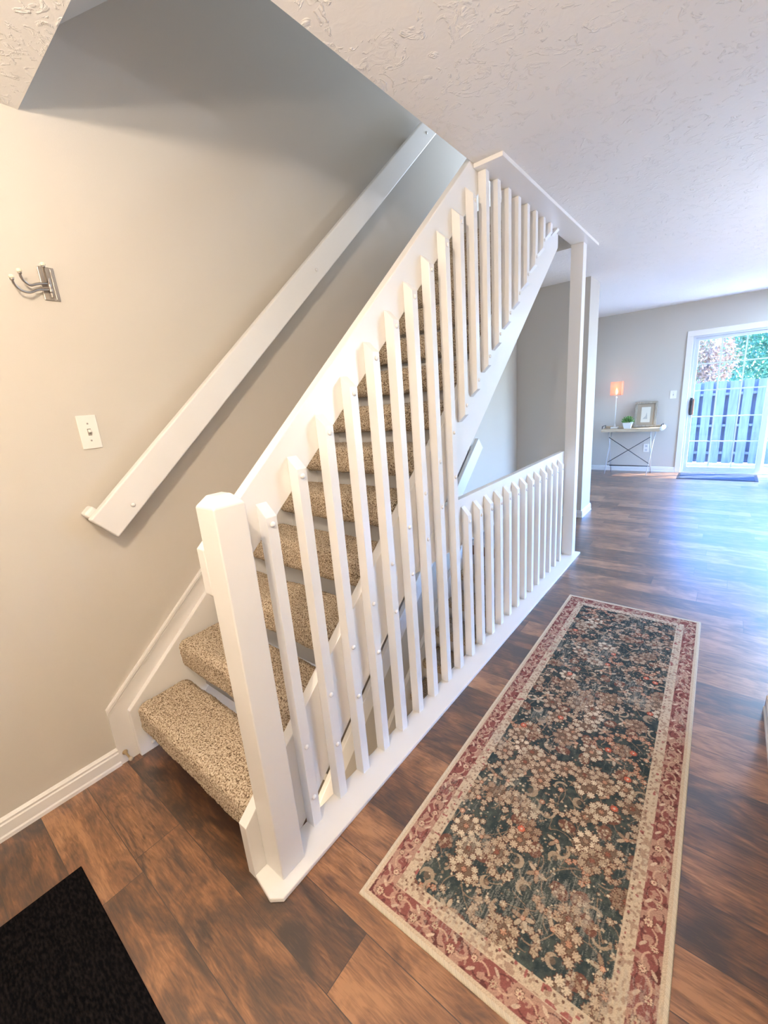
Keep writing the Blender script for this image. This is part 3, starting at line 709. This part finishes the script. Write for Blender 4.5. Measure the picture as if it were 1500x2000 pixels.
# ------------------------------------------------------------------ folding console table and the things on it
tb = empty('console_table', (0.76, 6.74, FZ), label='folding console table with pale wood top and thin crossed metal legs', cat='table')
TX0, TX1, TY0, TY1, TZ = 0.352, 1.145, 6.60, 6.90, 0.705
m = MB(); m.box(TX0, TX1, TY0, TY1, TZ-0.018, TZ); m.build('table_top', M_OAK, tb, bevel=0.003)
m = MB(); m.box(TX0, TX1, TY0-0.012, TY0, TZ-0.040, TZ+0.010).box(TX0, TX1, TY1, TY1+0.012, TZ-0.040, TZ+0.030); m.build('tray_rim', M_OAK, tb, bevel=0.003)
m = MB(); m.lathe([(0.030, 0), (0.032, 0.005), (0.032, TY1-TY0+0.02), (0.030, TY1-TY0+0.024)], (TX1+0.020, TY0-0.010, TZ+0.0), 'y', 18); m.build('end_roll', mat('white_roll', (0.85, 0.84, 0.80), .4)[0], tb, smooth=True)
m = MB(); m.tube([(TX0+0.005, TY0+0.03, TZ), (TX0+0.005, TY0+0.03, TZ+0.045), (TX0+0.005, TY1-0.03, TZ+0.045), (TX0+0.005, TY1-0.03, TZ)], 0.005, 8); m.build('tray_handle', M_BLACKM, tb, smooth=True)
m = MB(); m.tube([(TX1+0.012, TY0+0.03, TZ+.02), (TX1+0.012, TY0+0.03, TZ+0.055), (TX1+0.012, TY1-0.03, TZ+0.055), (TX1+0.012, TY1-0.03, TZ+.02)], 0.005, 8); m.build('tray_handle', M_BLACKM, tb, smooth=True)
for (xa, xb_, ya, yb) in ((0.465, 0.425, 6.84, 6.62), (0.455, 0.478, 6.63, 6.86), (1.025, 1.040, 6.63, 6.86), (1.075, 1.010, 6.84, 6.62)):
    MB().tube([(xa, ya, TZ-0.02), (xb_, yb, FZ)], 0.006, 8).build('leg', M_SILVERP, tb, smooth=True)
for (p, q) in (((0.462, 6.64, 0.578), (1.035, 6.64, 0.170)), ((1.028, 6.64, 0.578), (0.465, 6.64, 0.180))):
    MB().tube([p, q], 0.005, 8).build('cross_brace', M_BLACKM, tb, smooth=True)
for z, y in ((0.130, 6.66), (0.095, 6.82)):
    MB().tube([(0.455, y, z), (1.030, y, z)], 0.0045, 8).build('stretcher', M_BLACKM, tb, smooth=True)
lp = empty('table_lamp', (0.505, 6.78, TZ), label='slim white table lamp with a glowing peach mesh shade on the console table', cat='lamp')
m = MB(); m.box(0.455, 0.560, 6.73, 6.83, TZ, TZ+0.028); m.lathe([(0.022, 0), (0.016, 0.02), (0.008, 0.05)], (0.507, 6.78, TZ+0.028), 'z', 16); m.build('base', M_POT, lp, bevel=0.003)
MB().tube([(0.507, 6.78, TZ+0.06), (0.507, 6.78, 1.205)], 0.0055, 10).build('stem', M_POT, lp, smooth=True)
m = MB(); m.lathe([(0.014, 0), (0.016, 0.01), (0.008, 0.03)], (0.507, 6.78, 1.180), 'z', 14); m.build('socket', M_POT, lp, smooth=True)
def shade_mat():
    mm_, t, b = mat('peach_mesh_shade', (0.85, 0.55, 0.45), 0.8)
    tr = t.nodes.new('ShaderNodeBsdfTranslucent'); tr.inputs[0].default_value = (0.95, 0.55, 0.42, 1); tp = t.nodes.new('ShaderNodeBsdfTransparent')
    a = t.nodes.new('ShaderNodeMixShader'); a.inputs[0].default_value = 0.6; t.links.new(b.outputs[0], a.inputs[1]); t.links.new(tr.outputs[0], a.inputs[2])
    c_ = t.nodes.new('ShaderNodeMixShader'); c_.inputs[0].default_value = 0.55; t.links.new(a.outputs[0], c_.inputs[1]); t.links.new(tp.outputs[0], c_.inputs[2]); t.links.new(c_.outputs[0], t.nodes['Material Output'].inputs[0]); return mm_
m = MB(); sx, sy = 0.507, 6.78
for (x0, x1, y0, y1) in ((sx-.078, sx+.078, sy-.078, sy-.076), (sx-.078, sx+.078, sy+.076, sy+.078), (sx-.078, sx-.076, sy-.076, sy+.076), (sx+.076, sx+.078, sy-.076, sy+.076)): m.box(x0, x1, y0, y1, 1.225, 1.43)
m.build('shade', shade_mat(), lp)
m = MB(); m.lathe([(0.006, 0), (0.014, 0.02), (0.018, 0.045), (0.012, 0.075), (0.002, 0.095)], (sx, sy, 1.235), 'z', 16)
m.build('bulb', emis('warm_bulb', (1.0, 0.62, 0.22), 7.0), lp, smooth=True)
light('table_lamp_bulb', 'POINT', (sx, sy, 1.36), 0.45, (1.0, 0.55, 0.35), shadow_soft_size=0.02)
pl = empty('potted_plant', (0.70, 6.72, TZ), label='small leafy green plant in a white tapered pot on the console table', cat='plant')
m = MB(); z0 = TZ
v = [m.bm.verts.new(p) for p in ((.655,6.675,z0),(.745,6.675,z0),(.745,6.765,z0),(.655,6.765,z0),(.635,6.655,z0+.095),(.765,6.655,z0+.095),(.765,6.785,z0+.095),(.635,6.785,z0+.095))]
for q in ((0,3,2,1),(4,5,6,7),(0,1,5,4),(1,2,6,5),(2,3,7,6),(3,0,4,7)): m.bm.faces.new([v[i] for i in q])
m.build('pot', M_POT, pl, bevel=0.004)
rr = random.Random(3); m = MB()
for q in range(230):
    a = rr.uniform(0, 6.28); e = rr.uniform(0.1, 1.5); rad = rr.uniform(.03, .105); c0 = Vector((0.70, 6.72, z0+.09)); dr_ = Vector((math.cos(a)*math.cos(e), math.sin(a)*math.cos(e), math.sin(e)*.95))
    p = c0+dr_*rad; u = dr_.cross(Vector((rr.uniform(-1, 1), rr.uniform(-1, 1), rr.uniform(-1, 1)))).normalized(); s = rr.uniform(.012, .02)
    n_ = dr_.cross(u).normalized()*0.004
    m.quad([p-dr_*s, p+u*s*.6+n_, p+dr_*s*1.1, p-u*s*.6+n_])
m.build('foliage', M_LEAF, pl, label='bushy green leaves')
pf = empty('picture_frame', (0.915, 6.86, TZ), label='grey brown framed print leaning against the far wall on the console table', cat='picture')
ang = R(-9)
def lean(m): 
    for v in m.bm.verts:
        y, z = v.co.y-6.855, v.co.z-TZ; v.co.y = 6.855 + y*math.cos(ang) - z*math.sin(ang); v.co.z = TZ + y*math.sin(ang) + z*math.cos(ang) + 0.004
    return m
x0, x1, h = 0.758, 1.062, 0.392; yq = 6.842
lean(MB().box(x0, x1, yq, yq+.022, TZ, TZ+.034).box(x0, x1, yq, yq+.022, TZ+h-.034, TZ+h).box(x0, x0+.034, yq, yq+.022, TZ+.034, TZ+h-.034).box(x1-.034, x1, yq, yq+.022, TZ+.034, TZ+h-.034)).build('frame', M_FRAMEW, pf, bevel=0.004)
lean(MB().box(x0+.03, x1-.03, yq+.010, yq+.014, TZ+.03, TZ+h-.03)).build('mat_board', mat('brown_mount', (0.36, 0.29, 0.21), .8)[0], pf)
lean(MB().box(x0+.092, x1-.088, yq+.008, yq+.010, TZ+.075, TZ+h-.085)).build('print', mat('cream_print', (0.66, 0.62, 0.52), .8)[0], pf, label='cream paper print')
pts = [(0, 0), (.062, 0), (.058, .045), (.050, .10), (.036, .045), (.020, .028)]
lean(MB().prism([(x0+.118+a, TZ+.125+b) for a, b in pts], 'y', yq+.0065, yq+.008)).build('sketch', mat('grey_sketch', (0.42, 0.41, 0.37), .8)[0], pf, label='faint grey sketch')
ol = empty('power_outlet', (0.94, YF, 0.36), label='white wall outlet on the far wall behind the console table legs', cat='outlet')
MB().box(0.904, 0.982, YF-0.006, YF, 0.302, 0.430).build('outlet_plate', M_PLATE, ol, bevel=0.003)
for z in (0.335, 0.397): MB().box(0.927, 0.959, YF-0.0075, YF-0.005, z-.014, z+.014).build('socket', mat('socket_face', (0.55, 0.55, 0.56), .5)[0], ol, bevel=0.002)

# ------------------------------------------------------------------ hall ceiling lamp (behind the camera)
cl = empty('ceiling_lamp', (HL[0], HL[1], H), label='round brass and glass flush ceiling lamp of the entry hall', cat='lamp')
MB().lathe([(0.15, 0), (0.15, -0.012), (0.14, -0.02)], (HL[0], HL[1], H), 'z', 32).build('canopy', M_BRASS, cl, smooth=True)
MB().tube([(HL[0], HL[1], H-0.02), (HL[0], HL[1], H-0.12)], 0.008, 10).build('stem', M_BRASS, cl, smooth=True)

# ------------------------------------------------------------------ outside
gm = MB().box(-4, 9, YF+0.16, 24, -0.50, -0.34); g_ = gm.build('ground', M_PAVE); g_['kind'] = 'structure'
fn = empty('wooden_fence', (2.5, 9.8, -0.34), label='blue grey vertical board fence outside the sliding glass door', cat='fence')
x = 0.9; q = 0
while x < 4.2:
    MB().box(x, x+0.140, 9.74, 9.758, -0.30, 1.285+0.015*math.sin(q*2.3)).build('board', M_FENCE, fn, bevel=0.003)
    MB().box(x+0.098, x+0.232, 9.862, 9.880, -0.30, 1.27).build('board', M_FENCE, fn)
    x += 0.200; q += 1
for z in (-0.12, 0.42, 1.02): MB().box(0.9, 4.3, 9.758, 9.862, z, z+0.04).build('rail', M_FENCE, fn)
def tree(x, y, z0, zc, rx, rz, n, mt, seed, name, label, leaf=0.07):
    r_ = random.Random(seed); t_ = empty(name, (x, y, z0), label=label, cat='tree')
    MB().tube([(x, y, z0), (x+.05, y, (z0+zc)/2), (x, y, zc+rz*.3)], [0.09, .07, .03], 8).build('trunk', M_BARK, t_, smooth=True)
    V_, F_ = [], []
    for q in range(n):
        d = Vector((r_.gauss(0, 1), r_.gauss(0, 1), r_.gauss(0, 1))).normalized()*(r_.random()**0.4)
        c0 = Vector((x, y, zc)) + Vector((d.x*rx, d.y*rx, d.z*rz))*(1+0.25*noise.noise(d*3+Vector((seed, 0, 0))))
        u = Vector((r_.gauss(0, 1), r_.gauss(0, 1), r_.gauss(0, 1))).normalized(); v_ = u.cross(Vector((r_.gauss(0, 1), r_.gauss(0, 1), r_.gauss(0, 1)))).normalized(); s = leaf*r_.uniform(.6, 1.2)
        b0 = len(V_); V_ += [c0-u*s, c0+v_*s*.45, c0+u*s, c0-v_*s*.45]; F_.append((b0, b0+1, b0+2, b0+3))
    me = bpy.data.meshes.new('foliage'); me.from_pydata(V_, [], F_); mesh_obj('foliage', me, mt, t_)
tree(2.75, 13.0, -0.34, 2.3, 1.15, 1.75, 9000, M_LEAFG, 2, 'garden_tree', 'large green tree behind the fence, right of centre in the door glass', 0.06)
tree(0.75, 15.6, -0.34, 3.0, 1.3, 2.3, 9000, M_LEAFG, 5, 'garden_tree', 'green tree behind the fence at the left edge of the door glass', 0.07)
tree(1.45, 11.3, -0.34, 1.75, 0.55, 0.85, 3000, M_LEAFY, 7, 'garden_shrub', 'pale yellow leafed shrub rising above the fence at left of the door glass', 0.045)
tree(5.3, 15.6, -0.34, 1.9, 1.4, 1.5, 6000, M_LEAFG, 9, 'garden_tree', 'low green tree behind the fence at the right edge of the picture', 0.07)
tree(1.9, 20.8, -0.34, 3.2, 2.1, 3.0, 9000, M_LEAFG, 12, 'garden_tree', 'tall green tree farthest back in the upper part of the door glass', 0.09)
